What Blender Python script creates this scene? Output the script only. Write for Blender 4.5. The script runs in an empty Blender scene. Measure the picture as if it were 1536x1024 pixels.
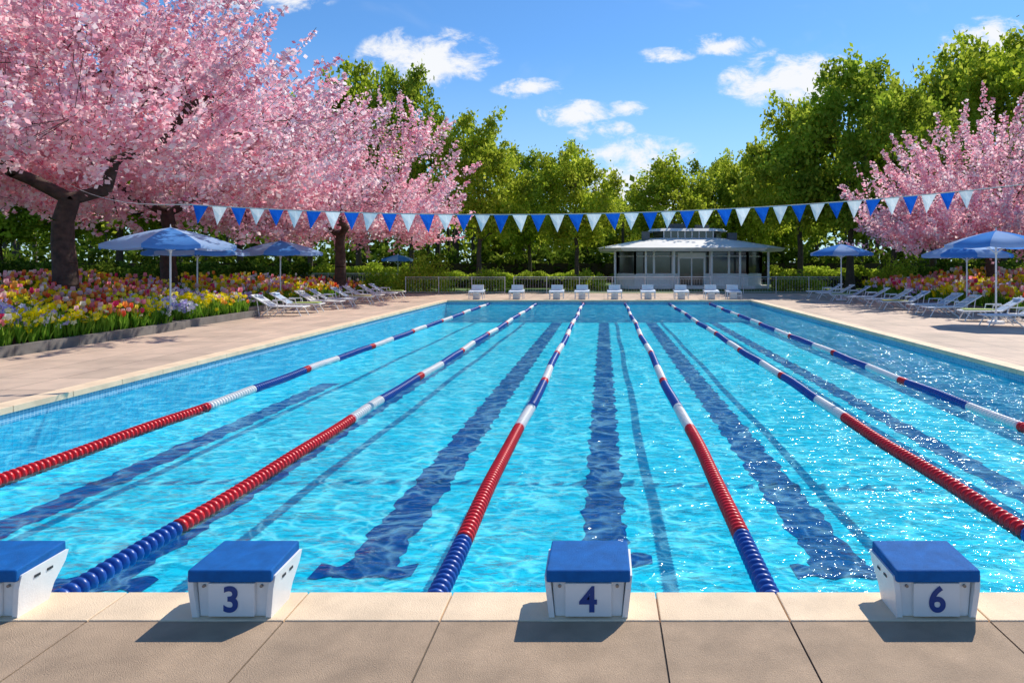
import bpy, math, random
import numpy as np
from mathutils import Vector, Matrix
random.seed(7); np.random.seed(7)
scene=bpy.context.scene
COL=scene.collection

# ------------------------------------------------------------------ helpers
class Bld:
    def __init__(s): s.V=[];s.n=0;s.F=[];s.M=[];s.S=[]
    def add(s,v,f,m=0,smooth=False):
        v=np.asarray(v,float).reshape(-1,3); f=np.asarray(f,int)
        s.V.append(v); s.F.append(f+s.n); s.M.append(np.full(len(f),m)); s.S.append(np.full(len(f),smooth)); s.n+=len(v)
    def box(s,x0,x1,y0,y1,z0,z1,m=0):
        v=[(x,y,z) for z in (z0,z1) for y in (y0,y1) for x in (x0,x1)]
        s.add(v,[(0,2,3,1),(4,5,7,6),(0,1,5,4),(1,3,7,5),(3,2,6,7),(2,0,4,6)],m)
    def tube(s,p0,p1,r0,r1,n=8,m=0,caps=True):
        p0=np.array(p0,float);p1=np.array(p1,float);d=p1-p0;L=np.linalg.norm(d)
        if L<1e-6:return
        d/=L;a=np.cross(d,(0,0,1) if abs(d[2])<.9 else (1,0,0));a/=np.linalg.norm(a);b=np.cross(d,a)
        t=np.arange(n)*2*math.pi/n
        ring=np.outer(np.cos(t),a)+np.outer(np.sin(t),b)
        v=np.vstack([p0+ring*r0,p1+ring*r1])
        s.add(v,[(i,(i+1)%n,n+(i+1)%n,n+i) for i in range(n)],m,True)
        if caps:
            c=np.vstack([p1+ring*r1,p1+d*r1*.01]); s.add(c,[(i,(i+1)%n,n) for i in range(n)],m)
            c=np.vstack([p0+ring*r0,p0-d*r0*.01]); s.add(c,[((i+1)%n,i,n) for i in range(n)],m)
    def mesh(s,name,mats):
        me=bpy.data.meshes.new(name)
        V=np.vstack(s.V); me.vertices.add(len(V)); me.vertices.foreach_set("co",V.ravel())
        sizes=np.concatenate([np.full(len(f),f.shape[1]) for f in s.F])
        idx=np.concatenate([f.ravel() for f in s.F])
        me.loops.add(len(idx)); me.loops.foreach_set("vertex_index",idx.astype(np.int32))
        me.polygons.add(len(sizes)); st=np.concatenate([[0],np.cumsum(sizes)[:-1]]).astype(np.int32)
        me.polygons.foreach_set("loop_start",st)
        me.polygons.foreach_set("material_index",np.concatenate(s.M).astype(np.int32))
        me.polygons.foreach_set("use_smooth",np.concatenate(s.S).astype(bool))
        for m in mats: me.materials.append(m)
        x,y,z=V[:,0],V[:,1],V[:,2]
        tone=.5+.17*(np.sin(x*1.1+1.3*np.sin(y*.8+z*.6))+np.sin(z*1.7+1.1*np.sin(x*.9)+y*.5)+np.sin(y*1.9+x*1.3-z*.9))
        at=me.attributes.new("tone",'FLOAT','POINT'); at.data.foreach_set("value",np.clip(tone,0,1).astype(np.float32))
        me.update(calc_edges=True); me.validate()
        return me
    def obj(s,name,mats,parent=None,loc=(0,0,0),bevel=0):
        return mkobj(name,s.mesh(name,mats),parent,loc,bevel)
def mkobj(name,me,parent=None,loc=(0,0,0),bevel=0,rot=0,scale=1):
    o=bpy.data.objects.new(name,me); COL.objects.link(o); o.location=loc; o.rotation_euler=(0,0,rot)
    o.scale=(scale,)*3 if not hasattr(scale,'__len__') else scale
    if parent: o.parent=parent
    if bevel:
        b=o.modifiers.new("bevel",'BEVEL'); b.width=bevel; b.segments=3; b.limit_method='ANGLE'
    return o
def empty(name,loc=(0,0,0),rot=0,scale=1):
    o=bpy.data.objects.new(name,None); COL.objects.link(o); o.location=loc; o.rotation_euler=(0,0,rot); o.scale=(scale,)*3
    return o

class NT:
    def __init__(s,tree): s.t=tree; s.n=tree.nodes; s.l=tree.links
    def new(s,typ,**kw):
        nd=s.n.new(typ)
        for k,v in kw.items(): setattr(nd,k,v)
        return nd
    def link(s,a,b): s.l.new(a,b)
    def put(s,sock,val):
        if isinstance(val,bpy.types.NodeSocket): s.link(val,sock)
        else: sock.default_value=val
    def math(s,op,a,b=0.0,c=None,clamp=False):
        n=s.new('ShaderNodeMath',operation=op,use_clamp=clamp); s.put(n.inputs[0],a); s.put(n.inputs[1],b)
        if c is not None: s.put(n.inputs[2],c)
        return n.outputs[0]
    def mix(s,f,a,b,bt='MIX'):
        n=s.new('ShaderNodeMix',data_type='RGBA',blend_type=bt); s.put(n.inputs[0],f); s.put(n.inputs[6],a); s.put(n.inputs[7],b)
        return n.outputs[2]
    def noise(s,vec,scale,detail=4,rough=.5,dist=0):
        n=s.new('ShaderNodeTexNoise'); 
        if vec is not None: s.link(vec,n.inputs['Vector'])
        n.inputs['Scale'].default_value=scale;n.inputs['Detail'].default_value=detail;n.inputs['Roughness'].default_value=rough;n.inputs['Distortion'].default_value=dist
        return n
    def ramp(s,fac,stops,interp='LINEAR'):
        n=s.new('ShaderNodeValToRGB'); r=n.color_ramp; r.interpolation=interp
        while len(r.elements)<len(stops): r.elements.new(.5)
        for e,(p,c) in zip(r.elements,stops): e.position=p; e.color=c if len(c)==4 else (*c,1)
        s.put(n.inputs[0],fac); return n.outputs[0]
    def maprange(s,v,a,b,c,d,smooth=True):
        n=s.new('ShaderNodeMapRange',interpolation_type='SMOOTHSTEP' if smooth else 'LINEAR')
        s.put(n.inputs[0],v)
        for i,x in enumerate((a,b,c,d)): n.inputs[i+1].default_value=x
        return n.outputs[0]
def c4(c): return (*c,1) if len(c)==3 else c
def newmat(name):
    m=bpy.data.materials.new(name); m.use_nodes=True; t=NT(m.node_tree)
    return m,t,m.node_tree.nodes['Principled BSDF'],m.node_tree.nodes['Material Output']
def simple(name,col,rough=.5,var=.15,nscale=3,bump=0,bscale=60,metal=0,spec=.5):
    m,t,p,o=newmat(name)
    tc=t.new('ShaderNodeTexCoord').outputs['Object']
    nz=t.noise(tc,nscale,3,.6)
    a=tuple(x*(1-var) for x in col); b=tuple(min(1,x*(1+var)) for x in col)
    t.link(t.ramp(nz.outputs[0],[(.3,a),(.7,b)]),p.inputs['Base Color'])
    p.inputs['Roughness'].default_value=rough; p.inputs['Metallic'].default_value=metal; p.inputs['Specular IOR Level'].default_value=spec
    if bump:
        bn=t.new('ShaderNodeBump'); bn.inputs['Strength'].default_value=bump; bn.inputs['Distance'].default_value=.01
        t.link(t.noise(tc,bscale,2).outputs[0],bn.inputs['Height']); t.link(bn.outputs[0],p.inputs['Normal'])
    return m
def leafmat(name,stops,trans=.5,dark=.55,interp='LINEAR',hi=1.12):
    m,t,p,o=newmat(name); t.n.remove(p)
    g=t.new('ShaderNodeNewGeometry')
    col=t.ramp(g.outputs['Random Per Island'],stops,interp)
    at=t.new('ShaderNodeAttribute'); at.attribute_name='tone'
    sh=t.maprange(at.outputs['Fac'],.2,.8,dark,hi,False)
    vm=t.new('ShaderNodeVectorMath',operation='SCALE'); t.link(col,vm.inputs[0]); t.link(sh,vm.inputs['Scale']); col=vm.outputs[0]
    df=t.new('ShaderNodeBsdfDiffuse'); t.link(col,df.inputs['Color'])
    tr=t.new('ShaderNodeBsdfTranslucent'); t.link(col,tr.inputs['Color'])
    mx=t.new('ShaderNodeMixShader'); mx.inputs[0].default_value=trans
    t.link(df.outputs[0],mx.inputs[1]); t.link(tr.outputs[0],mx.inputs[2]); t.link(mx.outputs[0],o.inputs[0])
    return m

# ------------------------------------------------------------------ camera
H=2.3
cam=bpy.data.cameras.new("camera"); co=bpy.data.objects.new("camera",cam); COL.objects.link(co)
co.location=(0,0,H); co.rotation_euler=(math.radians(90),0,0)
cam.sensor_width=36; cam.lens=1000/1536*36; cam.shift_x=-(906-768)/1536; cam.shift_y=-(512-393)/1536
cam.clip_end=3000; cam.clip_start=.05
scene.camera=co
scene.view_settings.view_transform='Standard'; scene.view_settings.look='None'; scene.view_settings.exposure=0

# ------------------------------------------------------------------ light
S=Vector((.20,.264,.36)).normalized()
elev=math.asin(S.z); az=math.atan2(S.x,S.y)
sun=bpy.data.lights.new("sun",'SUN'); sun.energy=5.0; sun.angle=math.radians(.5); sun.color=(1,.93,.82)
so=bpy.data.objects.new("sun",sun); COL.objects.link(so); so.rotation_euler=(-S).to_track_quat('-Z','Y').to_euler(); so.location=(20,30,60)
w=bpy.data.worlds.new("World"); scene.world=w; w.use_nodes=True; t=NT(w.node_tree)
bg=w.node_tree.nodes['Background']
sky=t.new('ShaderNodeTexSky',sky_type='NISHITA'); sky.sun_disc=False; sky.sun_elevation=elev; sky.sun_rotation=az
sky.air_density=1.0; sky.dust_density=.2; sky.ozone_density=2.0
skyc=t.mix(1.0,sky.outputs[0],(.50,.83,1.13,1),'MULTIPLY')
gen=t.new('ShaderNodeTexCoord').outputs['Generated']
sp=t.new('ShaderNodeSeparateXYZ'); t.link(gen,sp.inputs[0])
yy=t.math('MAXIMUM',sp.outputs[1],.08)
u=t.math('DIVIDE',sp.outputs[0],yy); v=t.math('DIVIDE',sp.outputs[2],yy)
cb=t.new('ShaderNodeCombineXYZ'); t.link(u,cb.inputs[0]); t.link(v,cb.inputs[1]); uv=cb.outputs[0]
mp=t.new('ShaderNodeVectorMath',operation='MULTIPLY'); t.link(uv,mp.inputs[0]); mp.inputs[1].default_value=(1,1.7,1)
n1=t.noise(mp.outputs[0],17,8,.66,.35).outputs[0]; n2=t.noise(mp.outputs[0],4.2,4,.62,.5).outputs[0]
blobs=[(-.266,.305,.125,.055,1.1),(.29,.272,.14,.055,1.1),(-.04,.222,.07,.026,1),(-.005,.198,.06,.022,.9),(.05,.165,.11,.032,.85),
 (.59,.325,.10,.05,1.1),(.18,.325,.07,.022,.85),(-.11,.260,.07,.02,.8),(.05,.115,.13,.07,.95),(-.52,.40,.14,.035,.9),(.035,.23,.04,.016,.75),(.09,.31,.06,.016,.6)]
acc=None
for (a,b,ra,rb,k) in blobs:
    q=t.new('ShaderNodeVectorMath',operation='MULTIPLY_ADD'); t.link(uv,q.inputs[0]); q.inputs[1].default_value=(1/ra,1/rb,0); q.inputs[2].default_value=(-a/ra,-b/rb,0)
    l=t.new('ShaderNodeVectorMath',operation='LENGTH'); t.link(q.outputs[0],l.inputs[0])
    m=t.math('MULTIPLY_ADD',l.outputs['Value'],-k,k)
    acc=m if acc is None else t.math('MAXIMUM',acc,m)
acc=t.math('MAXIMUM',acc,0)
dens=t.math('MULTIPLY_ADD',t.math('SUBTRACT',n1,.5),3.0,acc)
dens=t.math('MULTIPLY',dens,t.maprange(acc,0,.2,0,1))
cl=t.maprange(dens,.05,.85,0,.97)
wis=t.maprange(n2,.55,.85,0,.25)
cl=t.math('MAXIMUM',cl,wis)
hz=t.maprange(sp.outputs[2],0,.32,.58,0)
skyc=t.mix(hz,skyc,(4.3,5.6,6.4,1))
col=t.mix(cl,skyc,(6.9,7.0,7.2,1))
t.link(col,bg.inputs[0]); bg.inputs[1].default_value=.138

# ------------------------------------------------------------------ materials
WZ=-.25; BZ=-1.25
white_pl=simple('white_plastic',(.82,.82,.80),.38,.06,6,.15,90)
white_pt=simple('white_paint',(.82,.82,.80),.45,.06,2)
blue_pad=simple('blue_pad',(.004,.12,.40),.65,.18,9,.6,260,spec=.2)
navy=simple('navy_paint',(.01,.05,.24),.5,.1)
bolt=simple('bolt_metal',(.25,.26,.28),.35,.1,metal=.8)
steel=simple('steel',(.55,.56,.58),.35,.1,metal=.3)
coping_m=simple('coping_stone',(.80,.61,.41),.7,.14,2.2,.6,160)
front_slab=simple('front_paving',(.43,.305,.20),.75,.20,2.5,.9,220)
grout=simple('grout',(.10,.085,.07),.9)
bark=simple('bark',(.070,.040,.030),.9,.45,5,1.0,22)
barkg=simple('bark_green_tree',(.085,.065,.045),.9,.3,5,1.0,22)
soil=simple('soil',(.05,.035,.02),.95,.3,3,.6,30)
kerbm=simple('kerb_stone',(.17,.155,.14),.8,.25,2,.5,50)
def deckmat():
    m,t,p,o=newmat('deck_paving'); tc=t.new('ShaderNodeTexCoord').outputs['Object']
    br=t.new('ShaderNodeTexBrick'); t.link(tc,br.inputs[0]); br.offset=0
    br.inputs['Scale'].default_value=1; br.inputs['Brick Width'].default_value=1.2; br.inputs['Row Height'].default_value=1.2
    br.inputs['Mortar Size'].default_value=.012; br.inputs['Mortar Smooth'].default_value=.2
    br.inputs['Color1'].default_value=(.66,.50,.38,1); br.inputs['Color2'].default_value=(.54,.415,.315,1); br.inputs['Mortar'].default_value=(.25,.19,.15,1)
    nz=t.noise(tc,.8,5,.65).outputs[0]
    c=t.mix(1.0,br.outputs[0],t.ramp(nz,[(.25,(.66,.66,.67)),(.7,(1.08,1.06,1.03))]),'MULTIPLY')
    t.link(c,p.inputs['Base Color']); p.inputs['Roughness'].default_value=.75
    bn=t.new('ShaderNodeBump'); bn.inputs['Strength'].default_value=.4; bn.inputs['Distance'].default_value=.01
    t.link(t.noise(tc,90,2).outputs[0],bn.inputs['Height']); t.link(bn.outputs[0],p.inputs['Normal']); return m
deck_m=deckmat()
def tilemat(name,c1,c2,mo,size=.05,axis='XY',ms=.06):
    m,t,p,o=newmat(name); tc=t.new('ShaderNodeTexCoord').outputs['Object']
    s_=t.new('ShaderNodeSeparateXYZ'); t.link(tc,s_.inputs[0]); cb=t.new('ShaderNodeCombineXYZ')
    if axis=='YZ': t.link(s_.outputs[1],cb.inputs[0]); t.link(s_.outputs[2],cb.inputs[1])
    elif axis=='XZ': t.link(s_.outputs[0],cb.inputs[0]); t.link(s_.outputs[2],cb.inputs[1])
    else: t.link(s_.outputs[0],cb.inputs[0]); t.link(s_.outputs[1],cb.inputs[1])
    br=t.new('ShaderNodeTexBrick'); vec=cb.outputs[0]
    if axis=='XY':
        nzw=t.noise(tc,3.0,1,.5); va=t.new('ShaderNodeVectorMath',operation='MULTIPLY_ADD'); t.link(nzw.outputs['Color'],va.inputs[0]); va.inputs[1].default_value=(.09,.09,0); t.link(vec,va.inputs[2]); vec=va.outputs[0]
    t.link(vec,br.inputs[0]); br.offset=0
    br.inputs['Scale'].default_value=1; br.inputs['Brick Width'].default_value=size; br.inputs['Row Height'].default_value=size
    br.inputs['Mortar Size'].default_value=size*ms; br.inputs['Color1'].default_value=c4(c1); br.inputs['Color2'].default_value=c4(c2); br.inputs['Mortar'].default_value=c4(mo)
    nz=t.noise(tc,.5,2,.6).outputs[0]
    c=t.mix(1.0,br.outputs[0],t.ramp(nz,[(.3,(.85,.88,.9)),(.7,(1.08,1.06,1.05))]),'MULTIPLY')
    t.link(c,p.inputs['Base Color']); p.inputs['Roughness'].default_value=.35; return m
floor_m=tilemat('pool_floor_tile',(.08,.92,.99),(.09,.94,1),(.06,.80,.92),.15,ms=.03)
wallU=tilemat('pool_wall_underwater',(.05,.62,.82),(.07,.68,.86),(.04,.52,.74),.15,'YZ')
wallL=tilemat('pool_wall_tile_side',(.07,.30,.50),(.16,.44,.64),(.45,.64,.74),.07,'YZ')
wallF=tilemat('pool_wall_tile_end',(.07,.30,.50),(.16,.44,.64),(.45,.64,.74),.07,'XZ')
line_m=tilemat('lane_line_tile',(.001,.055,.26),(.002,.07,.31),(.006,.11,.4),.15,ms=.03)
def watermat():
    m,t,p,o=newmat('pool_water'); t.n.remove(p); tc=t.new('ShaderNodeTexCoord').outputs['Object']
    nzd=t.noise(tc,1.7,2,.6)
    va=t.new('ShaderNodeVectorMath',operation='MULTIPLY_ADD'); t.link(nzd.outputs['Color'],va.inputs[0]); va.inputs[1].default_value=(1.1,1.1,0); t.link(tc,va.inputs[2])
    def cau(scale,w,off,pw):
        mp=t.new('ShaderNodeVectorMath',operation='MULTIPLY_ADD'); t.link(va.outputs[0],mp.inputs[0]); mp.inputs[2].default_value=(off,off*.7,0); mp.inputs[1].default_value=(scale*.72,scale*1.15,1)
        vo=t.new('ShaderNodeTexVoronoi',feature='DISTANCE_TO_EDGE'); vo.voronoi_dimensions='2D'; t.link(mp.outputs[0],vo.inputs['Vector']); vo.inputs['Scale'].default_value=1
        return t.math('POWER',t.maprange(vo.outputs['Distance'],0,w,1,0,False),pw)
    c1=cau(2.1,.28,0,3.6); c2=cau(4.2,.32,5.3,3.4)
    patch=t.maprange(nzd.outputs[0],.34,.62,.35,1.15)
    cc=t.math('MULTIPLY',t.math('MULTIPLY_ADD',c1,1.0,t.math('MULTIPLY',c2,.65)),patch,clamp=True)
    tcol=t.mix(cc,(.27,.73,.84,1),(1,1,1,1))  # caustic light network painted into the water's transmission colour
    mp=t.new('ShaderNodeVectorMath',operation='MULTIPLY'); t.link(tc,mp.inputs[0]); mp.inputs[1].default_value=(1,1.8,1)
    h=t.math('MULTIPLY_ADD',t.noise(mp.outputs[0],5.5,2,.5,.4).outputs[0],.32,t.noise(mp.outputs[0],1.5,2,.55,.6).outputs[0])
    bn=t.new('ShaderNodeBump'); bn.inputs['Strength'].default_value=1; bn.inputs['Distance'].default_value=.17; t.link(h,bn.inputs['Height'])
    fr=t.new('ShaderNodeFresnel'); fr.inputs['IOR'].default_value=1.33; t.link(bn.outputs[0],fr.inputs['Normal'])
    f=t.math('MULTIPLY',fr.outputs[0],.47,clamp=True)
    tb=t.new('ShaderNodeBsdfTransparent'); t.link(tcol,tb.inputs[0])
    # caustic highlights painted onto the water surface as pale diffuse lines
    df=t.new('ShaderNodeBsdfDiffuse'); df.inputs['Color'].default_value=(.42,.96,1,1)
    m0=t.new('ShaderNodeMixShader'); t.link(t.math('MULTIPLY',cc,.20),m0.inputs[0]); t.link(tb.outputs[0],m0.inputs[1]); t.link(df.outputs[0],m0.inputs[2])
    gl=t.new('ShaderNodeBsdfGlossy'); gl.inputs['Roughness'].default_value=.08; t.link(bn.outputs[0],gl.inputs['Normal']); gl.inputs[0].default_value=(.85,.97,1,1)
    mx=t.new('ShaderNodeMixShader'); t.link(f,mx.inputs[0]); t.link(m0.outputs[0],mx.inputs[1]); t.link(gl.outputs[0],mx.inputs[2]); t.link(mx.outputs[0],o.inputs[0])
    return m
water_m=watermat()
grass_m=simple('grass',(.085,.15,.025),.9,.35,.6,.8,30)

# ------------------------------------------------------------------ ground, deck, pool
XL,XR,Y0,Y1=-9.4,8.8,4.61,40.0
def frame(name,x0,x1,y0,y1,z,mat,hx0,hx1,hy0,hy1):
    b=Bld()
    v=[(x0,y0,z),(x1,y0,z),(x1,y1,z),(x0,y1,z),(hx0,hy0,z),(hx1,hy0,z),(hx1,hy1,z),(hx0,hy1,z)]
    b.add(v,[(0,1,5,4),(1,2,6,5),(2,3,7,6),(3,0,4,7)],0); return b.obj(name,[mat])
frame("ground",-900,900,-200,1500,-.03,grass_m,XL-.2,XR+.2,Y0-.2,Y1+.2)
CW=.40
frame("pool_deck",-17,19,-6,49.6,0.0,deck_m,XL-.1,XR+.1,Y0-.05,Y1+.1)
fx=[-12.5,-10.9,-9.6,-8.3,-7.0,-5.8,-4.55,-3.29,-2.04,-1.045,.356,1.185,2.456,3.7,4.95,6.2,7.5,8.8,10.1,11.4]
g=.006
b=Bld(); 
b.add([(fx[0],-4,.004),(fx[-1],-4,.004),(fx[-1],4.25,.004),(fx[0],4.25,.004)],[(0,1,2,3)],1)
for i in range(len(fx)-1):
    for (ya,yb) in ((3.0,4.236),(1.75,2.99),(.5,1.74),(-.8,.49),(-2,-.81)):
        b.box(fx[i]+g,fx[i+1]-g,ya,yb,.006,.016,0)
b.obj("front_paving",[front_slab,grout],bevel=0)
b=Bld()
for i in range(len(fx)-1):
    x0,x1=max(fx[i],XL-CW),min(fx[i+1],XR+CW)
    if x1>x0+.05: b.box(x0+g*.8,x1-g*.8,4.245,Y0,-.09,.022,0)
y=Y0+.004
while y<Y1-.01:
    y2=min(y+1.2,Y1)
    b.box(XL-CW,XL,y,y2-.008,-.09,.018,0); b.box(XR,XR+CW,y,y2-.008,-.09,.018,0); y=y2
x=XL-CW
while x<XR+CW-.01:
    x2=min(x+1.2,XR+CW); b.box(x,x2-.008,Y1+.002,Y1+CW,-.09,.020,0); x=x2
b.obj("pool_coping",[coping_m],bevel=.008)
b=Bld()
def quad(b,p,m): b.add(p,[(0,1,2,3)],m)
o_=.05
quad(b,[(XL-o_,Y0-o_,BZ),(XR+o_,Y0-o_,BZ),(XR+o_,Y1+o_,BZ),(XL-o_,Y1+o_,BZ)],0)
for X_ in (XL-o_,XR+o_):
    quad(b,[(X_,Y0-o_,BZ),(X_,Y1+o_,BZ),(X_,Y1+o_,WZ-.02),(X_,Y0-o_,WZ-.02)],3)
    quad(b,[(X_,Y0-o_,WZ-.02),(X_,Y1+o_,WZ-.02),(X_,Y1+o_,-.02),(X_,Y0-o_,-.02)],1)
for Y_ in (Y1+o_,Y0-o_):
    quad(b,[(XL-o_,Y_,BZ),(XR+o_,Y_,BZ),(XR+o_,Y_,WZ-.02),(XL-o_,Y_,WZ-.02)],0)
    quad(b,[(XL-o_,Y_,WZ-.02),(XR+o_,Y_,WZ-.02),(XR+o_,Y_,-.02),(XL-o_,Y_,-.02)],2)
b.obj("pool_basin",[floor_m,wallL,wallF,wallU])
b=Bld()
def strip(xc,wd,ya,yb,step=.13):
    n=int((yb-ya)/step); ys=np.linspace(ya,yb,n)
    def wob(ph): return .03*np.sin(ys*5.1+ph)+.028*np.sin(ys*11.7+ph*2.3)+.018*np.sin(ys*23+ph*1.7)
    ph=random.random()*6
    l=xc-wd/2+wob(ph); r=xc+wd/2+wob(ph+1.1)
    v=np.zeros((2*n,3)); v[0::2,0]=l; v[1::2,0]=r; v[0::2,1]=ys; v[1::2,1]=ys; v[:,2]=BZ+.005
    b.add(v,[(2*i,2*i+1,2*i+3,2*i+2) for i in range(n-1)],0)
def tbar(xc,y,w,h):
    n=12; xs=np.linspace(xc-w/2,xc+w/2,n); v=np.zeros((2*n,3)); v[0::2,0]=xs; v[1::2,0]=xs
    v[0::2,1]=y+.05*np.sin(xs*14); v[1::2,1]=y+h+.05*np.sin(xs*17+1); v[:,2]=BZ+.010
    b.add(v,[(2*i,2*i+2,2*i+3,2*i+1) for i in range(n-1)],0)
for xc,ya,yb,wd in ((-8.0,6.5,19.5,.5),(-5.55,7.2,39,.5),(-2.75,7.5,39,.60),(0,7.8,39,.56),(2.75,7.5,39,.60),(6.4,7.5,39,.5)):
    strip(xc,wd,ya,yb); tbar(xc,ya,1.15,.3)
b.obj("lane_marking",[line_m])
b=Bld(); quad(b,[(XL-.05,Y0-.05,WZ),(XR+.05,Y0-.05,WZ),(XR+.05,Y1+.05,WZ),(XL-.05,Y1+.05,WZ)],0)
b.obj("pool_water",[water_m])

# ------------------------------------------------------------------ lane ropes
rred=simple('rope_red',(.66,.014,.02),.35,.1); rblue=simple('rope_blue',(.01,.07,.33),.35,.1); rwhite=simple('rope_white',(.82,.79,.75),.4,.05)
def rope(x,y_red=6.15,y_w=10.6):
    b=Bld(); n=12; sp_=.085
    yb=[(Y0,y_red,1),(y_red,y_w,0),(y_w,y_w+1.5,2)]
    yy_=y_w+1.5; k=0
    while yy_<Y1:
        L=(2.3,.28,1.7)[k%3]; c=(1,0,2)[k%3]; yb.append((yy_,yy_+L,c)); yy_+=L; k+=1
    th=np.arange(n)*2*math.pi/n
    y=Y0+.0
    while y<Y1:
        yc=y+sp_*.5; c=next((q[2] for q in yb if q[0]<=yc<q[1]),1)
        prof=[(0,.045),(.012,.078),(.032,.086),(.052,.078),(.066,.045),(sp_,.045)] 
        ox=x+.025*math.sin(y*.7+x); oz=WZ+.028+.008*math.sin(y*2.1+x)
        v=np.array([(ox+math.cos(a)*r,y+dy,oz+math.sin(a)*r) for dy,r in prof for a in th])
        P=len(prof)
        f=[(p*n+i,p*n+(i+1)%n,(p+1)*n+(i+1)%n,(p+1)*n+i) for p in range(P-1) for i in range(n)]
        b.add(v,f,c,True); y+=sp_
    return b.obj("lane_rope",[rred,rblue,rwhite])
rope(-6.95,6.1,11.7); rope(-4.05,6.3,10.7); rope(-1.28,6.05,10.1); rope(1.28,6.15,10.1); rope(3.92,6.2,10.8); rope(6.35,6.2,10.2)

# ------------------------------------------------------------------ starting blocks
slot=simple('slot_dark',(.03,.03,.035),.6)
pad_light=simple('pad_light',(.60,.68,.76),.5)
def block(x,y,z,num=None,rot=0,scale=1,pad=None):
    e=empty("starting_block",(x,y,z),rot,scale)
    b=Bld(); v=[(-.215,.02,0),(.215,.02,0),(.215,.24,0),(-.215,.24,0),(-.235,.02,.235),(.235,.02,.235),(.235,.33,.235),(-.235,.33,.235)]
    b.add(v,[(3,2,1,0),(4,5,6,7),(0,1,5,4),(1,2,6,5),(2,3,7,6),(3,0,4,7)]); b.obj("body",[white_pl],e,bevel=.01)
    for s_,nm in ((-1,"side_panel_left"),(1,"side_panel_right")):
        b=Bld(); pr=[(.0,0),(.245,0),(.275,.10),(.355,.215),(.375,.285),(.0,.272),(-.012,.19)]
        nn=len(pr); 
        def xx(z,off): return s_*(.217+off+.03*z/.28)
        v=[(xx(z_,0),y_,z_) for y_,z_ in pr]+[(xx(z_,.035),y_,z_) for y_,z_ in pr]
        f=[(i,(i+1)%nn,nn+(i+1)%nn,nn+i) for i in range(nn)]
        if s_<0: f=[q[::-1] for q in f]
        b.add(v,f); b.add(v,[tuple(range(nn))[::(-1 if s_>0 else 1)]]); b.add(v,[tuple(range(nn,2*nn))[::(1 if s_>0 else -1)]])
        b.obj(nm,[white_pl],e,bevel=.009)
        b=Bld()
        for yy_ in (.10,.20):
            xo=s_*(.2525+.03*.22/.28)
            b.box(min(xo,xo+s_*.004),max(xo,xo+s_*.004),yy_,yy_+.045,.212,.228)
        b.obj("handle_slot",[slot],e)
    b=Bld(); v=[(-.268,-.028,.238),(.268,-.028,.238),(.268,.372,.262),(-.268,.372,.262),(-.268,-.028,.318),(.268,-.028,.318),(.262,.378,.342),(-.262,.378,.342)]
    b.add(v,[(3,2,1,0),(4,5,6,7),(0,1,5,4),(1,2,6,5),(2,3,7,6),(3,0,4,7)]); b.obj("foot_pad",[pad or blue_pad],e,bevel=.012)
    b=Bld(); b.box(-.148,.148,-.006,.019,.012,.225); b.obj("number_plate",[white_pt],e,bevel=.004)
    b=Bld()
    for sx in (-1,1): b.tube((sx*.185,.021,.20),(sx*.185,.006,.20),.010,.010,10)
    b.obj("bolts",[bolt],e)
    if num:
        cu=bpy.data.curves.new("number",'FONT'); cu.body=num; cu.size=.225; cu.extrude=.0015; cu.offset=.0055; cu.align_x='CENTER'; cu.align_y='CENTER'
        tmp=bpy.data.objects.new("tmp_text",cu); COL.objects.link(tmp)
        bpy.context.view_layer.update()
        dg=bpy.context.evaluated_depsgraph_get(); me=bpy.data.meshes.new_from_object(tmp.evaluated_get(dg))
        bpy.data.objects.remove(tmp); me.materials.clear(); me.materials.append(navy)
        o=mkobj("number",me,e,(0,-.009,.115)); o.rotation_euler=(math.radians(90),0,0)
    return e
for x,n_ in ((-4.01,"2"),(-2.385,"3"),(-.10,"4"),(2.13,"6")):
    block(x,4.27,.022,n_)
def far_block(x,y):
    b=Bld()
    v=[(-.22,.05,0),(.22,.05,0),(.22,.45,0),(-.22,.45,0),(-.20,.0,.40),(.20,.0,.40),(.20,.40,.46),(-.20,.40,.46)]
    b.add(v,[(3,2,1,0),(4,5,6,7),(0,1,5,4),(1,2,6,5),(2,3,7,6),(3,0,4,7)],0)
    v=[(-.46,-.12,.40),(.46,-.12,.40),(.46,.62,.50),(-.46,.62,.50),(-.46,-.12,.47),(.46,-.12,.47),(.46,.62,.57),(-.46,.62,.57)]
    b.add(v,[(3,2,1,0),(4,5,6,7),(0,1,5,4),(1,2,6,5),(2,3,7,6),(3,0,4,7)],1)
    v=[(-.36,.46,.56),(.36,.46,.56),(.36,.66,.58),(-.36,.66,.58),(-.36,.56,.86),(.36,.56,.86),(.36,.66,.86),(-.36,.66,.86)]
    b.add(v,[(3,2,1,0),(4,5,6,7),(0,1,5,4),(1,2,6,5),(2,3,7,6),(3,0,4,7)],0)
    for s_ in (-1,1):
        b.tube((s_*.42,-.08,0),(s_*.42,-.08,.42),.025,.025,8,0); b.tube((s_*.42,.56,0),(s_*.42,.56,.5),.025,.025,8,0)
    b.tube((-.42,-.10,.22),(.42,-.10,.22),.02,.02,8,0)
    o=b.obj("starting_block",[white_pl,pad_light],loc=(x,y,.02))
for px in (715,775,835,873,922,972,1022,1067,1100): far_block((px-906)*.0412,41.0)

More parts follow.
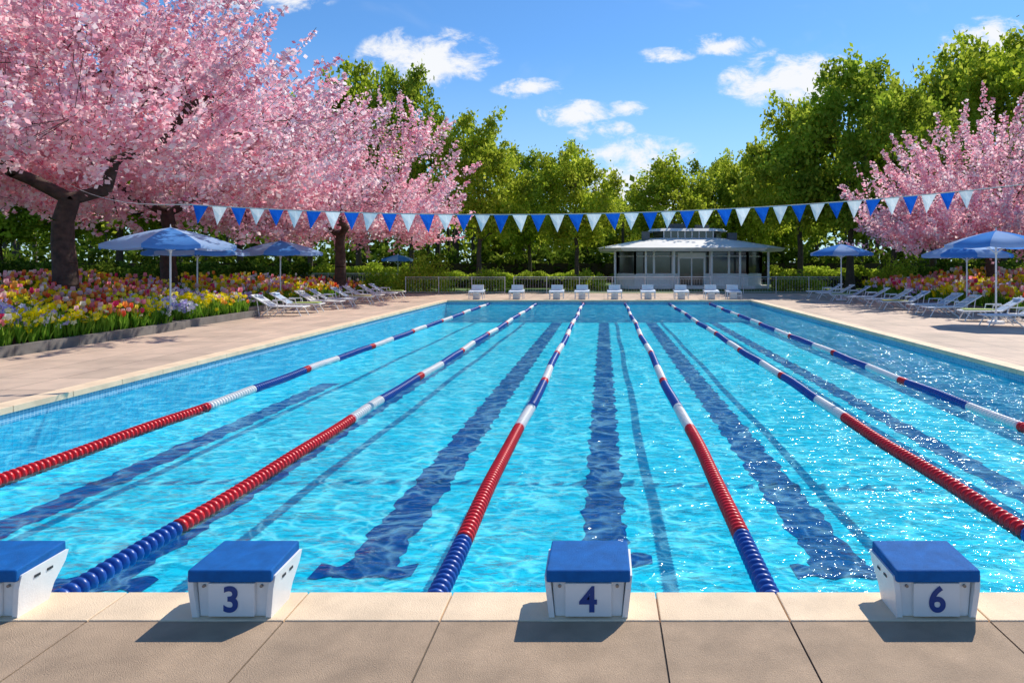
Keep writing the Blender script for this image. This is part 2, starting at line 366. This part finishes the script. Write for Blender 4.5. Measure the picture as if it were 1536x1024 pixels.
# ------------------------------------------------------------------ flags
fblue=leafmat('flag_blue',[(0,(.01,.11,.55)),(1,(.015,.14,.62))],.35,.9); fwhite=leafmat('flag_white',[(0,(.82,.82,.82)),(1,(.88,.88,.88))],.35,.95)
cord=simple('cord',(.5,.5,.5),.7)
FY=14.0
def fz(px):
    u_=(px-780)/780.
    return (322-44*u_*u_-4*u_)
def fpt(px): 
    return np.array(((px-906)*FY/1000,FY,H+(393-fz(px))*FY/1000))
b=Bld()
xs=np.linspace(285,1640,64)
for i in range(len(xs)-1): b.tube(fpt(xs[i]),fpt(xs[i+1]),.011,.011,5,2,False)
A=fpt(285); Bp=np.array((-18.4,22.75,5.0))
for i in range(10):
    f0,f1=i/10,(i+1)/10; sg=lambda f: np.array((0,0,-.25*math.sin(f*math.pi)))
    b.tube(A+(Bp-A)*f0+sg(f0),A+(Bp-A)*f1+sg(f1),.011,.011,5,2,False)
px=301; k=0
while px<1450:
    c=fpt(px); l=fpt(px-11.5); r=fpt(px+11.5); a=random.uniform(-.12,.12); sw=random.uniform(-.045,.045)
    tip=c+np.array((sw,a,-.37+random.uniform(-.03,.02))); mid=(l+r)/2+np.array((sw*.5,a*.5+.03,-.18))
    l2=l*.5+tip*.5; r2=r*.5+tip*.5
    m=(0 if k%2==0 else 1)
    b.add([l,(l+r)/2+np.array((0,.012,0)),r,r2,tip,l2,mid],[(0,1,6,5),(1,2,3,6)],m); b.add([l2,mid,r2,tip],[(0,1,3),(1,2,3)],m)
    px+=27.9 if px>600 else 28.3; k+=1
b.obj("pennant_string",[fblue,fwhite,cord])
b=Bld(); b.tube((10.3,FY,0),(10.3,FY,4.2),.04,.035,12,0); b.box(10.15,10.45,FY-.15,FY+.15,0.004,.03,0); b.obj("pennant_pole",[white_pt])

# ------------------------------------------------------------------ trees
def leafquads(C,size,aspect=.6,rs=None):
    n=len(C); rs=rs or np.random
    t_=rs.normal(size=(n,3)); t_/=np.linalg.norm(t_,axis=1)[:,None]
    q=rs.normal(size=(n,3)); q-= (q*t_).sum(1)[:,None]*t_; q/=np.linalg.norm(q,axis=1)[:,None]
    s_=size*rs.uniform(.6,1.3,(n,1))
    V=np.stack([C-t_*s_,C+q*s_*aspect,C+t_*s_,C-q*s_*aspect],1).reshape(-1,3)
    F=np.arange(4*n).reshape(-1,4); return V,F
def gen_tree(name,seed,R,Rz,cz,th,tr,mats,n1=7,n2=55,n3=700,lp=60,ls=.1,asp=.7,sig=.17,tlen=1.2,low=.3,leader=False,up=.5,rin=.35,clump=None,rout=1.0,loose=.25,thick=1.0,hollow=0):
    rs=np.random.RandomState(seed); b=Bld()
    bd=rs.normal(size=(14,3)); bd[:,2]=abs(bd[:,2])*.8; bd/=np.linalg.norm(bd,axis=1)[:,None]; ba=rs.uniform(-.24,.2,14)
    def shape(d): return 1+sum(ba[i]*np.clip(d@bd[i],0,1)**8 for i in range(14))
    def sample(n,r0,r1):
        d=rs.normal(size=(n,3)); d/=np.linalg.norm(d,axis=1)[:,None]
        r=rs.uniform(r0**2,r1**2,n)**.5*shape(d)
        p=d*r[:,None]; z=np.where(p[:,2]<0,p[:,2]*low,p[:,2])
        return np.stack([p[:,0]*R,p[:,1]*R,cz+z*Rz],1)
    P=[np.array((0,0,-.1))]; rad=[tr*1.5]
    top=th if not leader else cz+Rz*.55
    K=6 if not leader else 12
    for i in range(1,K+1):
        z=top*i/K; P.append(np.array((rs.normal()*.05*z*.3,rs.normal()*.05*z*.3,z))); rad.append(tr*(1.05-.3*i/K) if not leader else tr*(1.05-.9*i/K))
    for i in range(K): b.tube(P[i],P[i+1],rad[i] if i else rad[0],rad[i+1],10,0,False)
    nodes=np.array(P); nr=np.array(rad)
    ok=nodes[:,2]>=th*.8 if not leader else nodes[:,2]>th*.7
    nodes=nodes[ok]; nr=nr[ok]
    def connect(T,rfac,rmax,steps,nsides,bow):
        nonlocal nodes,nr
        for q in T:
            D=np.linalg.norm(nodes-q,axis=1)+.8*np.clip(nodes[:,2]-q[2]+.3,0,None)
            j=int(np.argmin(D)); a=nodes[j]; ra=min(nr[j]*rfac,rmax); L=np.linalg.norm(q-a)
            pv=a; newp=[];newr=[]
            for k in range(1,steps+1):
                f=k/steps; pt=a+(q-a)*f+np.array((0,0,bow*L*math.sin(f*math.pi)))+rs.normal(size=3)*.035*L*(k<steps)
                r1=ra*(1-.6*f); b.tube(pv,pt,ra*(1-.6*(k-1)/steps),r1,nsides,0,False); pv=pt; newp.append(pt); newr.append(r1)
            nodes=np.vstack([nodes,newp]); nr=np.append(nr,newr)
    ang=np.linspace(0,2*math.pi,n1,endpoint=False)+rs.uniform(-.3,.3,n1)
    L1=np.stack([np.cos(ang)*R*.5,np.sin(ang)*R*.5,cz+Rz*rs.uniform(.08,.4,n1)],1)
    if not leader: L1=np.vstack([L1,[[.1*R,0,cz+Rz*.55],[-.1*R,.1*R,cz+Rz*.5]]])
    connect(L1,.85,tr*.65*thick,6,7,-.04)
    connect(sample(n2,.45,.85),.75,tr*.3*thick,4,5,.03)
    if clump:
        nc,sg=clump; cc=sample(nc,rin,.93*rout); T=cc[rs.randint(0,nc,n3)]+rs.normal(size=(n3,3))*sg*np.array((1,1,.75))
        k=int(n3*loose); T[:k]=sample(k,rin,rout)
    else: T=sample(n3,rin,rout)
    if hollow:
        rr=np.hypot(T[:,0],T[:,1])/R; T=T[~((rr<hollow)&(T[:,2]<cz+.25*Rz*(1-rr/hollow*.6)))]
    C=[]
    cen=np.array((0,0,cz-.2*Rz)); nd=nodes.copy(); nrr=nr.copy()
    for q in T:
        D=((nd-q)**2).sum(1); j=int(np.argmin(D)); a=nd[j]
        out=(q-cen); out/=np.linalg.norm(out)+1e-6; out[2]+=up; out+=rs.normal(size=3)*.25; out/=np.linalg.norm(out)
        tl=tlen*rs.uniform(.6,1.35); e=q+out*tl*.55; s0=q-out*tl*.45
        ra=min(nrr[j]*.6,.04)
        b.tube(a,s0,ra,ra*.6,3,0,False); b.tube(s0,e,ra*.6,.008,3,0,False)
        m=int(lp*rs.uniform(.6,1.4)); f=rs.uniform(-.05,1.0,m)[:,None]
        taper=(1.15-.75*f)
        C.append(s0+(e-s0)*f+rs.normal(size=(m,3))*sig*taper)
    C=np.vstack(C); V,F=leafquads(C,ls,asp,rs); b.add(V,F,1)
    print(name,len(C)); return b.mesh(name,mats)
pink=leafmat('cherry_blossom',[(0,(.74,.22,.32)),(.12,(.90,.44,.53)),(.5,(.95,.62,.68)),(.8,(.98,.78,.80)),(1,(.99,.92,.91))],.5,.88)
greenA=leafmat('leaves_spring',[(0,(.30,.38,.02)),(.5,(.50,.60,.05)),(1,(.70,.74,.10))],.55,.62)
greenB=leafmat('leaves_deep',[(0,(.20,.30,.02)),(.5,(.38,.50,.045)),(1,(.57,.64,.08))],.55,.62)
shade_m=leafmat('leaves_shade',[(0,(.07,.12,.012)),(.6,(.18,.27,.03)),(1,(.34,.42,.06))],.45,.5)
me=gen_tree("cherry_tree",11,7.4,7.2,6.3,4.3,.34,[bark,pink],n1=8,n2=90,n3=1060,lp=85,ls=.078,asp=.8,sig=.12,tlen=2.0,low=.16,clump=(110,.7),loose=.4,thick=1.35,hollow=.5)
mkobj("cherry_tree",me,loc=(-18.6,23,0),rot=.4,scale=(1.16,1.16,1.04))
me2=gen_tree("cherry_tree",23,7.8,6.6,5.1,3.9,.33,[bark,pink],n1=7,n2=70,n3=820,lp=75,ls=.095,asp=.8,sig=.14,tlen=2.0,low=.16,clump=(100,.75),loose=.4,thick=1.2,hollow=.4)
mkobj("cherry_tree",me2,loc=(-20.9,32,0),rot=1.2,scale=(1.2,1.2,1.2))
mkobj("cherry_tree",me2,loc=(-16.8,42.5,0),rot=3.3,scale=(1.12,1.12,1.03))
me3=gen_tree("cherry_tree",31,8.0,6.4,4.5,3.4,.36,[bark,pink],n1=7,n2=70,n3=800,lp=75,ls=.095,asp=.8,sig=.14,tlen=2.0,low=.2,clump=(90,.75),loose=.4,hollow=.35)
mkobj("cherry_tree",me3,loc=(22.4,38.5,0),rot=.5)
G=[gen_tree("green_tree",s_,5.6,6.0,8.6,4,.30,[barkg,mt],n1=6,n2=60,n3=380,lp=48,ls=.20,asp=.62,sig=.45,tlen=.8,low=.85,leader=True,up=-.05,rin=.45,clump=(nc,.70),loose=.10)
   for s_,mt,nc in ((101,greenA,56),(102,greenB,50),(103,greenA,64))]
gt=[(538,88,88,62),(618,118,74,58),(465,140,80,66),(718,165,82,55),(795,232,58,72),(865,206,74,58),(1010,232,78,66),(1078,243,60,74),(1130,208,64,68),
 (1200,140,92,60),(1275,98,115,56),(1400,58,100,62),(1505,30,120,55),(1340,150,95,50),(360,150,100,70),(180,190,110,60),(0,190,110,56),
 (930,300,60,84),(750,290,55,84),(1175,240,60,80)]
for i,(px,ty,hw,Y) in enumerate(gt):
    hgt=H+(393-ty)*Y/1000; rad=hw*Y/1000
    mkobj("green_tree",G[i%3],loc=((px-906)*Y/1000,Y,0),rot=i*1.7,scale=(rad/5.8,rad/5.8,hgt/14.8))
rs=np.random.RandomState(5); b=Bld()
N=1500
cx=rs.uniform(-95,95,N); cy=rs.uniform(84,112,N)
top=8.5+2.5*np.sin(cx*.21)+1.5*np.sin(cx*.53+1)+ (np.abs(cx)/95)*8
cz=rs.uniform(0,1,N)*top
C=np.repeat(np.stack([cx,cy,cz],1),22,0)+rs.normal(size=(N*22,3))*np.array((1.2,1.1,.8)); C[:,2]=np.abs(C[:,2])
V,F=leafquads(C,.5,.7,rs); b.add(V,F,1)
for i in range(110):
    x=rs.uniform(-95,95); y=rs.uniform(78,90); b.tube((x,y,0),(x+rs.normal()*.3,y,7),.3,.15,6,0,False)
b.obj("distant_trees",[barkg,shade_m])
def shrubs(name,items,mat,ls=.09,dens=420,seed=1):
    rs=np.random.RandomState(seed); 
    for (x,y,rx,ry,h) in items:
        b=Bld(); n=int(dens*(rx*ry+rx*h+ry*h)); d=rs.normal(size=(n,3)); d[:,2]=abs(d[:,2]); d/=np.linalg.norm(d,axis=1)[:,None]
        r=rs.uniform(.55,1.0,n)*(1+.12*np.sin(d[:,0]*9+seed)+.1*np.sin(d[:,1]*8+d[:,2]*7))
        C=d*r[:,None]*np.array((rx,ry,h)); V,F=leafquads(C,ls,.5,rs); b.add(V,F,1)
        for k in range(7): a=k*.9; b.tube((0,0,0),(math.cos(a)*rx*.6,math.sin(a)*ry*.6,h*.7),.03,.01,4,0,False)
        b.obj(name,[bark,mat],loc=(x,y,0)); seed+=1
shrubs("shrub",[(-13.6,51,2.5,1.8,2.9),(21.5,49,2.0,1.6,2.6),(-9.0,53,1.9,1.2,1.9),(-17.5,53,2.4,1.4,1.8),(15.5,53,2.4,1.3,1.5),(-1.5,55,2.0,1.2,1.6)],greenA,.10,260,3)
def hedge(x0,x1,y0,y1,h,mat,seed,ls=.15,n=None):
    rs=np.random.RandomState(seed); n=n or int((x1-x0)*(y1-y0+2*h)*85)
    C=np.stack([rs.uniform(x0,x1,n),rs.uniform(y0,y1,n),rs.uniform(0,1,n)**.6*h],1)
    C[:,2]*=1+.12*np.sin(C[:,0]*1.7)+.08*np.sin(C[:,0]*4.1)
    b=Bld(); V,F=leafquads(C,ls,.6,rs); b.add(V,F,1); b.box(x0+.1,x1-.1,y0+.3,y1-.3,0,h*.6,0); return b.obj("hedge",[soil,mat])
hedge(-40,-16,60,62.5,1.9,greenB,1); hedge(-16,-0.5,60,62,1.3,greenB,2); hedge(15.5,45,60,62.5,1.7,greenB,3)
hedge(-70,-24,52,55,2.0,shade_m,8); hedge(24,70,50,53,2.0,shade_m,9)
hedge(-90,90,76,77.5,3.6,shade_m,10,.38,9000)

# ------------------------------------------------------------------ flower beds
stemg=leafmat('flower_leaves',[(0,(.10,.24,.02)),(.6,(.22,.42,.04)),(1,(.36,.54,.07))],.5,.8)
warm=leafmat('tulip_petals',[(0,(.92,.16,.07)),(.10,(.98,.40,.10)),(.28,(.96,.38,.46)),(.46,(.98,.66,.66)),(.62,(.99,.60,.12)),(.74,(.97,.92,.82)),(.86,(.99,.84,.10)),(.96,(.85,.07,.20))],.5,.95,'CONSTANT')
yel=leafmat('daffodil_petals',[(0,(.99,.80,.01)),(.5,(1,.90,.05)),(.85,(.98,.92,.55))],.5,.95,'CONSTANT')
lil=leafmat('pansy_petals',[(0,(.68,.54,.92)),(.3,(.82,.74,.95)),(.5,(.95,.92,.98)),(.82,(.50,.34,.80)),(.88,(.97,.95,.93))],.5,.95,'CONSTANT')
def mound(u_): return .18+1.0*np.clip(u_/6.5,0,1)**1.1
def bed(x0,x1,y0,y1,side,dens,seed,mode=0,big=1.0,rise=1.0,bb=1.5):
    rs=np.random.RandomState(seed); b=Bld(); edge=x1 if side<0 else x0
    def gz(x): return mound(np.abs(x-edge))*rise
    nx=14; ny=10; X=np.linspace(x0,x1,nx); Yv=np.linspace(y0,y1,ny)
    v=[(x,y,float(gz(x))) for y in Yv for x in X]
    b.add(v,[(j*nx+i,j*nx+i+1,(j+1)*nx+i+1,(j+1)*nx+i) for j in range(ny-1) for i in range(nx-1)],0,True)
    kw=.18; kh=.26
    yy_=y0-kw
    while yy_<y1:
        y2=min(yy_+1.0,y1+kw)
        if side<0: b.box(x1,x1+kw,yy_+.006,y2-.006,0,kh,1)
        else: b.box(x0-kw,x0,yy_+.006,y2-.006,0,kh,1)
        yy_=y2
    b.box(x0,x1,y0-kw,y0,0,kh,1); b.box(x0,x1,y1,y1+kw,0,kh,1)
    n=int(dens*(x1-x0)*(y1-y0))
    if side<0: x=x1-.05-(x1-x0-.2)*rs.uniform(0,1,n)**1.3
    else: x=x0+.05+(x1-x0-.2)*rs.uniform(0,1,n)**1.3
    y=rs.uniform(y0+.1,y1-.1,n); z=gz(x); dd=np.abs(x-edge)
    nz=np.sin(x*1.3+y*.55+seed)+np.sin(y*1.15-x*.4)+rs.normal(size=n)*.4
    h=rs.uniform(.34,.66,n)*big
    if mode==0:
        typ=np.where(nz>.45,2,np.where(nz>-.9,1,0))
        typ=np.where((dd>3.2),np.where(rs.uniform(size=n)<.2,1,0),typ)
        typ=np.where((dd>2.0)&(nz<.1),0,typ)
    else:
        typ=np.where(nz>.5,1,np.where(nz<-1.2,2,0))
    h=np.where(typ==2,h*.85,h)
    base=np.stack([x,y,z],1); lean=rs.normal(size=(n,2))*.06
    top=base+np.stack([lean[:,0],lean[:,1],h],1)
    a=rs.uniform(0,math.pi,n); dx=np.stack([np.cos(a),np.sin(a),np.zeros(n)],1)*.008
    V=np.stack([base-dx,base+dx,top+dx,top-dx],1).reshape(-1,3); b.add(V,np.arange(4*n).reshape(-1,4),2)
    for k in range(3):
        a=rs.uniform(0,2*math.pi,n); d=np.stack([np.cos(a),np.sin(a),np.zeros(n)],1); pd=np.stack([-np.sin(a),np.cos(a),np.zeros(n)],1)*.032
        hh=h*rs.uniform(.6,1.05,n); mid=base+d*.05+np.stack([0*hh,0*hh,hh*.55],1); tip=base+d*rs.uniform(.08,.2,n)[:,None]+np.stack([0*hh,0*hh,hh],1)
        V=np.stack([base,mid+pd,tip,mid-pd],1).reshape(-1,3); b.add(V,np.arange(4*n).reshape(-1,4),2)
    bloom=rs.uniform(size=n)<.5
    for tp in (0,1,2):
        I=np.where((typ==tp)&bloom)[0]; m=len(I)
        if m==0: continue
        c=top[I]
        if tp==0:
            r=.045*big*bb*rs.uniform(.7,1.15,m); hh=.105*big*bb*rs.uniform(.7,1.1,m)
            vs=[c-np.array((0,0,.01))]
            for (fr,fh) in ((1.0,.35),(.72,1.0)):
                for q in range(5):
                    an=q*2*math.pi/5; vs.append(c+np.stack([np.cos(an)*r*fr,np.sin(an)*r*fr,hh*fh],1))
            V=np.stack(vs,1).reshape(-1,3); o=np.arange(m)[:,None]*11
            for q in range(5):
                q2=(q+1)%5
                if q==0: b.add(V,o+np.array([[0,1+q2,1+q]]),3,True); base_n=b.n-len(V)
                else:
                    b.F.append(o+np.array([[0,1+q2,1+q]])+base_n); b.M.append(np.full(m,3)); b.S.append(np.full(m,True))
                b.F.append(o+np.array([[1+q,1+q2,6+q2,6+q]])+base_n); b.M.append(np.full(m,3)); b.S.append(np.full(m,True))
        else:
            k=3
            cc=np.repeat(c,k,0)+rs.normal(size=(m*k,3))*np.array((.08,.08,.06)); mm=len(cc)
            nrm=rs.normal(size=(mm,3))*.5+np.array((.25,-.75,.6)); nrm/=np.linalg.norm(nrm,axis=1)[:,None]
            t1=np.cross(nrm,rs.normal(size=(mm,3))); t1/=np.linalg.norm(t1,axis=1)[:,None]; t2=np.cross(nrm,t1)
            r=(.048*big*bb*rs.uniform(.7,1.2,mm))[:,None]
            vs=[cc+nrm*-.012]
            for q in range(10):
                an=q*math.pi/5; rr=r*(1.0 if q%2==0 else .62); vs.append(cc+t1*np.cos(an)*rr+t2*np.sin(an)*rr+nrm*.008)
            V=np.stack(vs,1).reshape(-1,3); o=np.arange(mm)[:,None]*11
            b.add(V,o+np.array([[0,1,2]]),3+tp); base_n=b.n-len(V)
            for q in range(1,10):
                b.F.append(o+np.array([[0,1+q,1+(q+1)%10]])+base_n); b.M.append(np.full(mm,3+tp)); b.S.append(np.full(mm,False))
    return b.obj("flower_bed",[soil,kerbm,stemg,warm,yel,lil])
bed(-23,-14.6,12.5,22.8,-1,42,1,0,1.2)
bed(-22,-14.8,23.3,28.2,-1,36,2,0,1.1)
bed(-24,-16.2,29,46,-1,13,3,1,1.3,.6,1.7)
bed(17.4,26,22,45.5,1,17,4,1,1.4,.7,1.8)

# ------------------------------------------------------------------ umbrellas
uA=leafmat('umbrella_fabric',[(0,(.08,.28,.74)),(1,(.12,.35,.84))],.45,.9)
uB=leafmat('umbrella_fabric_light',[(0,(.38,.57,.90)),(1,(.44,.62,.93))],.45,.9)
def umbrella(x,y,R=2.0,z=3.2,rot=0):
    b=Bld(); n=8
    for i in range(n):
        a0=i*2*math.pi/n;a1=(i+1)*2*math.pi/n; m=i%2
        rows=[(0,0),(.33,.14),(.66,.33),(1,.58)]
        v=[];K=5
        for fr,dz in rows:
            for k in range(K):
                s_=k/(K-1); sag=math.sin(s_*math.pi)
                p0=np.array((math.cos(a0),math.sin(a0)))*fr*R;p1=np.array((math.cos(a1),math.sin(a1)))*fr*R; p=p0*(1-s_)+p1*s_
                v.append((*p,z-dz*R/2.0-.05*fr*sag))
        for k in range(K):
            xx_,yy_,zz=v[3*K+k]; v.append((xx_*1.003,yy_*1.003,zz-.13))
        b.add(v,[(r*K+k,r*K+k+1,(r+1)*K+k+1,(r+1)*K+k) for r in range(4) for k in range(K-1)],m,True)
        b.tube((0,0,z-.03),(math.cos(a0)*R*.98,math.sin(a0)*R*.98,z-.58*R/2-.03),.012,.01,5,2,False)
        b.tube((0,0,z-.85),(math.cos(a0)*R*.5,math.sin(a0)*R*.5,z-.28),.010,.01,5,2,False)
    b.tube((0,0,0),(0,0,z+.02),.035,.03,12,2); b.tube((0,0,z),(0,0,z+.12),.03,.008,8,2)
    b.tube((0,0,.0),(0,0,.09),.30,.28,20,2); b.tube((0,0,.09),(0,0,.4),.05,.045,12,2); b.tube((0,0,z-.90),(0,0,z-.8),.05,.05,10,2)
    o=b.obj("patio_umbrella",[uA,uB,white_pt],loc=(x,y,0)); o.rotation_euler=(0,0,rot)
umbrella(-15.35,23.6,2.15,3.52,.2); umbrella(-18.3,30,2.1,3.35,.5); umbrella(-16.6,34.2,2.1,3.4,.1)
umbrella(-17.0,55,1.3,2.9,.3)
umbrella(14.3,40.2,1.85,3.38,.2); umbrella(16.6,30.5,1.9,3.2,.5); umbrella(14.7,25,1.75,3.48,.15)

# ------------------------------------------------------------------ loungers
fab=[simple('sling_fabric_%d'%i,c,.8,.1) for i,c in enumerate([(.60,.66,.72),(.38,.50,.66),(.72,.72,.68)])]
towel=[simple('towel_yellow',(.75,.6,.12),.9),simple('towel_green',(.4,.5,.14),.9)]
def lounger(x,y,rot,k=0):
    b=Bld(); W=.33
    prof=[(-1.0,.34),(.25,.36),(.95,.78)]
    for s_ in (-1,1):
        for i in range(2): b.tube((prof[i][0],s_*W,prof[i][1]),(prof[i+1][0],s_*W,prof[i+1][1]),.024,.024,8,0)
        b.tube((-.75,s_*W,.34),(-.95,s_*(W+.02),0),.02,.02,8,0); b.tube((.15,s_*W,.35),(.55,s_*(W+.02),0),.02,.02,8,0)
        b.tube((-.35,s_*W,.35),(.10,s_*(W+.02),.0),.016,.016,6,0)
        b.tube((.72,s_*W,.64),(.62,s_*W,.0),.016,.016,6,0); b.tube((-.1,s_*(W+.03),.36),(-.05,s_*(W+.05),.55),.016,.016,6,0); b.tube((-.07,s_*(W+.05),.55),(.45,s_*(W+.04),.56),.02,.02,6,0)
    for xx_,zz in ((-1.0,.34),(.95,.78),(.25,.35)): b.tube((xx_,-W,zz),(xx_,W,zz),.02,.02,8,0)
    def sl(xa,za,xb,zb,m,up=.012):
        n=12
        for i in range(n):
            f0=i/n+.008;f1=(i+1)/n-.008
            xa_,za_=xa+(xb-xa)*f0,za+(zb-za)*f0; xb_,zb_=xa+(xb-xa)*f1,za+(zb-za)*f1
            b.add([(xa_,-W+.02,za_+up),(xa_,W-.02,za_+up),(xb_,W-.02,zb_+up),(xb_,-W+.02,zb_+up)],[(0,1,2,3)],m)
    sl(-.98,.345,.24,.365,1); sl(.26,.37,.93,.775,1)
    if k%3==1: b.box(-.9,.1,-.26,.26,.382,.41,2)
    b.tube((.80,-.22,.74),(.80,.22,.74),.055,.055,10,1)
    o=b.obj("sun_lounger",[white_pt,fab[k%3],towel[k%2]],loc=(x,y,0),bevel=0); o.rotation_euler=(0,0,rot); o.scale=(1.12,1.12,1.15)
for i,(x,y) in enumerate([(-13.9,28.6),(-14.0,30.4),(-13.9,32.6),(-14.0,34.4),(-13.9,36.8),(-14.0,38.8),(-13.9,41.0),(-14.0,43)]):
    lounger(x,y,math.pi+.12+random.uniform(-.12,.12),i)
for i,(x,y) in enumerate([(14.75,23.9),(15.1,26.0),(14.7,28.2),(14.9,30.0),(14.5,32.2),(14.7,34.4),(14.5,36.6),(14.4,39),(14.3,41.2),(14.3,43.2)]):
    lounger(x,y,-.12+random.uniform(-.12,.12),i)

# ------------------------------------------------------------------ fence
def fence(x0,x1,y,h=1.2,sp_=2.4):
    b=Bld(); x=x0
    while x<=x1+.01: b.tube((x,y,0),(x,y,h+.05),.035,.035,8,0); x+=sp_
    b.tube((x0,y,h),(x1,y,h),.025,.025,8,0); b.tube((x0,y,.12),(x1,y,.12),.018,.018,6,0); b.tube((x0,y,h*.88),(x1,y,h*.88),.012,.012,6,0)
    x=x0
    while x<x1: b.tube((x,y,.12),(x,y,h*.88),.007,.007,4,0,False); x+=.2
    b.obj("metal_fence",[steel])
fence(-14.4,-7.2,48.4); fence(-6.6,17.4,48.8); fence(-60,-18,58,1.3,3); 
# ------------------------------------------------------------------ clubhouse
cl=empty("pavilion_building",(7.55,62,0))
glass=simple('dark_glass',(.05,.06,.06),.08,.3,1.0,spec=.8)
roofm=simple('roof_white',(.86,.86,.84),.5,.08,1); darkm=simple('dark_metal',(.10,.11,.12),.5,.2,2,metal=.3); conc=simple('pale_render',(.82,.81,.77),.7,.08,1.5)
def octo(hw,hd,ch,z): return [(-hw+ch,-hd,z),(hw-ch,-hd,z),(hw,-hd+ch,z),(hw,hd-ch,z),(hw-ch,hd,z),(-hw+ch,hd,z),(-hw,hd-ch,z),(-hw,-hd+ch,z)]
def loft(b,A,Bv,m,cap=True):
    n=len(A); b.add(A+Bv,[(i,(i+1)%n,n+(i+1)%n,n+i) for i in range(n)],m)
    if cap: b.add(Bv,[tuple(range(n))],m); b.add(A,[tuple(range(n-1,-1,-1))],m)
b=Bld(); loft(b,octo(6.9,5,1.5,0),octo(6.9,5,1.5,.25),0); b.obj("plinth",[conc],cl)
b=Bld(); loft(b,octo(6.4,4.4,1.5,.25),octo(6.4,4.4,1.5,1.25),0); b.obj("lower_wall",[conc],cl)
b=Bld(); loft(b,octo(6.3,4.3,1.5,1.25),octo(6.3,4.3,1.5,3.2),0); b.obj("windows",[glass],cl)
b=Bld(); O=octo(6.36,4.36,1.5,1.25)
for i in range(8):
    p=np.array(O[i]);q=np.array(O[(i+1)%8]); L=np.linalg.norm(q-p); k=max(1,int(round(L/1.6)))
    for j in range(k+1):
        c=p+(q-p)*j/k; b.box(c[0]-.09,c[0]+.09,c[1]-.09,c[1]+.09,1.25,3.2,0)
    for hz_ in (1.55,.02): mid=np.array((0,0,hz_)); b.tube(p+mid,q+mid,.05,.05,6,0)
b.box(-1.2,1.2,-4.52,-4.42,.25,3.1,0); b.box(-1.02,-.06,-4.56,-4.525,.3,2.6,1); b.box(.06,1.02,-4.56,-4.525,.3,2.6,1)
b.obj("window_frames_and_door",[white_pt,glass],cl)
b=Bld()
for x in (-6.6,-4.0,-1.6,1.6,4.0,6.6): b.tube((x,-5.4 if abs(x)<5 else -4.6,0),(x,-5.4 if abs(x)<5 else -4.6,3.25),.10,.10,10,0)
b.obj("columns",[white_pt],cl)
b=Bld(); loft(b,octo(7.9,6.2,2.0,3.22),octo(8.15,6.4,2.0,3.5),0); loft(b,octo(8.15,6.4,2.0,3.505),octo(3.4,2.6,1.0,4.45),0); b.obj("roof",[roofm],cl)
b=Bld(); loft(b,octo(3.1,2.4,.9,4.455),octo(3.1,2.4,.9,5.05),1); loft(b,octo(3.6,2.8,1.0,5.055),octo(3.3,2.5,1.0,5.3),0)
b.box(-4.2,-3.5,-2.9,-2.4,4.1,5.0,2); b.box(3.5,4.3,-2.6,-1.9,4.1,4.9,2); b.box(-1.8,.0,-1,.5,5.305,5.8,2); b.box(.8,2.1,-.8,.4,5.305,5.7,2)
for x in np.linspace(-2.2,2.2,8): b.box(x-.04,x+.04,-2.46,-2.405,4.46,5.05,0)
b.obj("roof_lantern",[roofm,glass,darkm],cl)
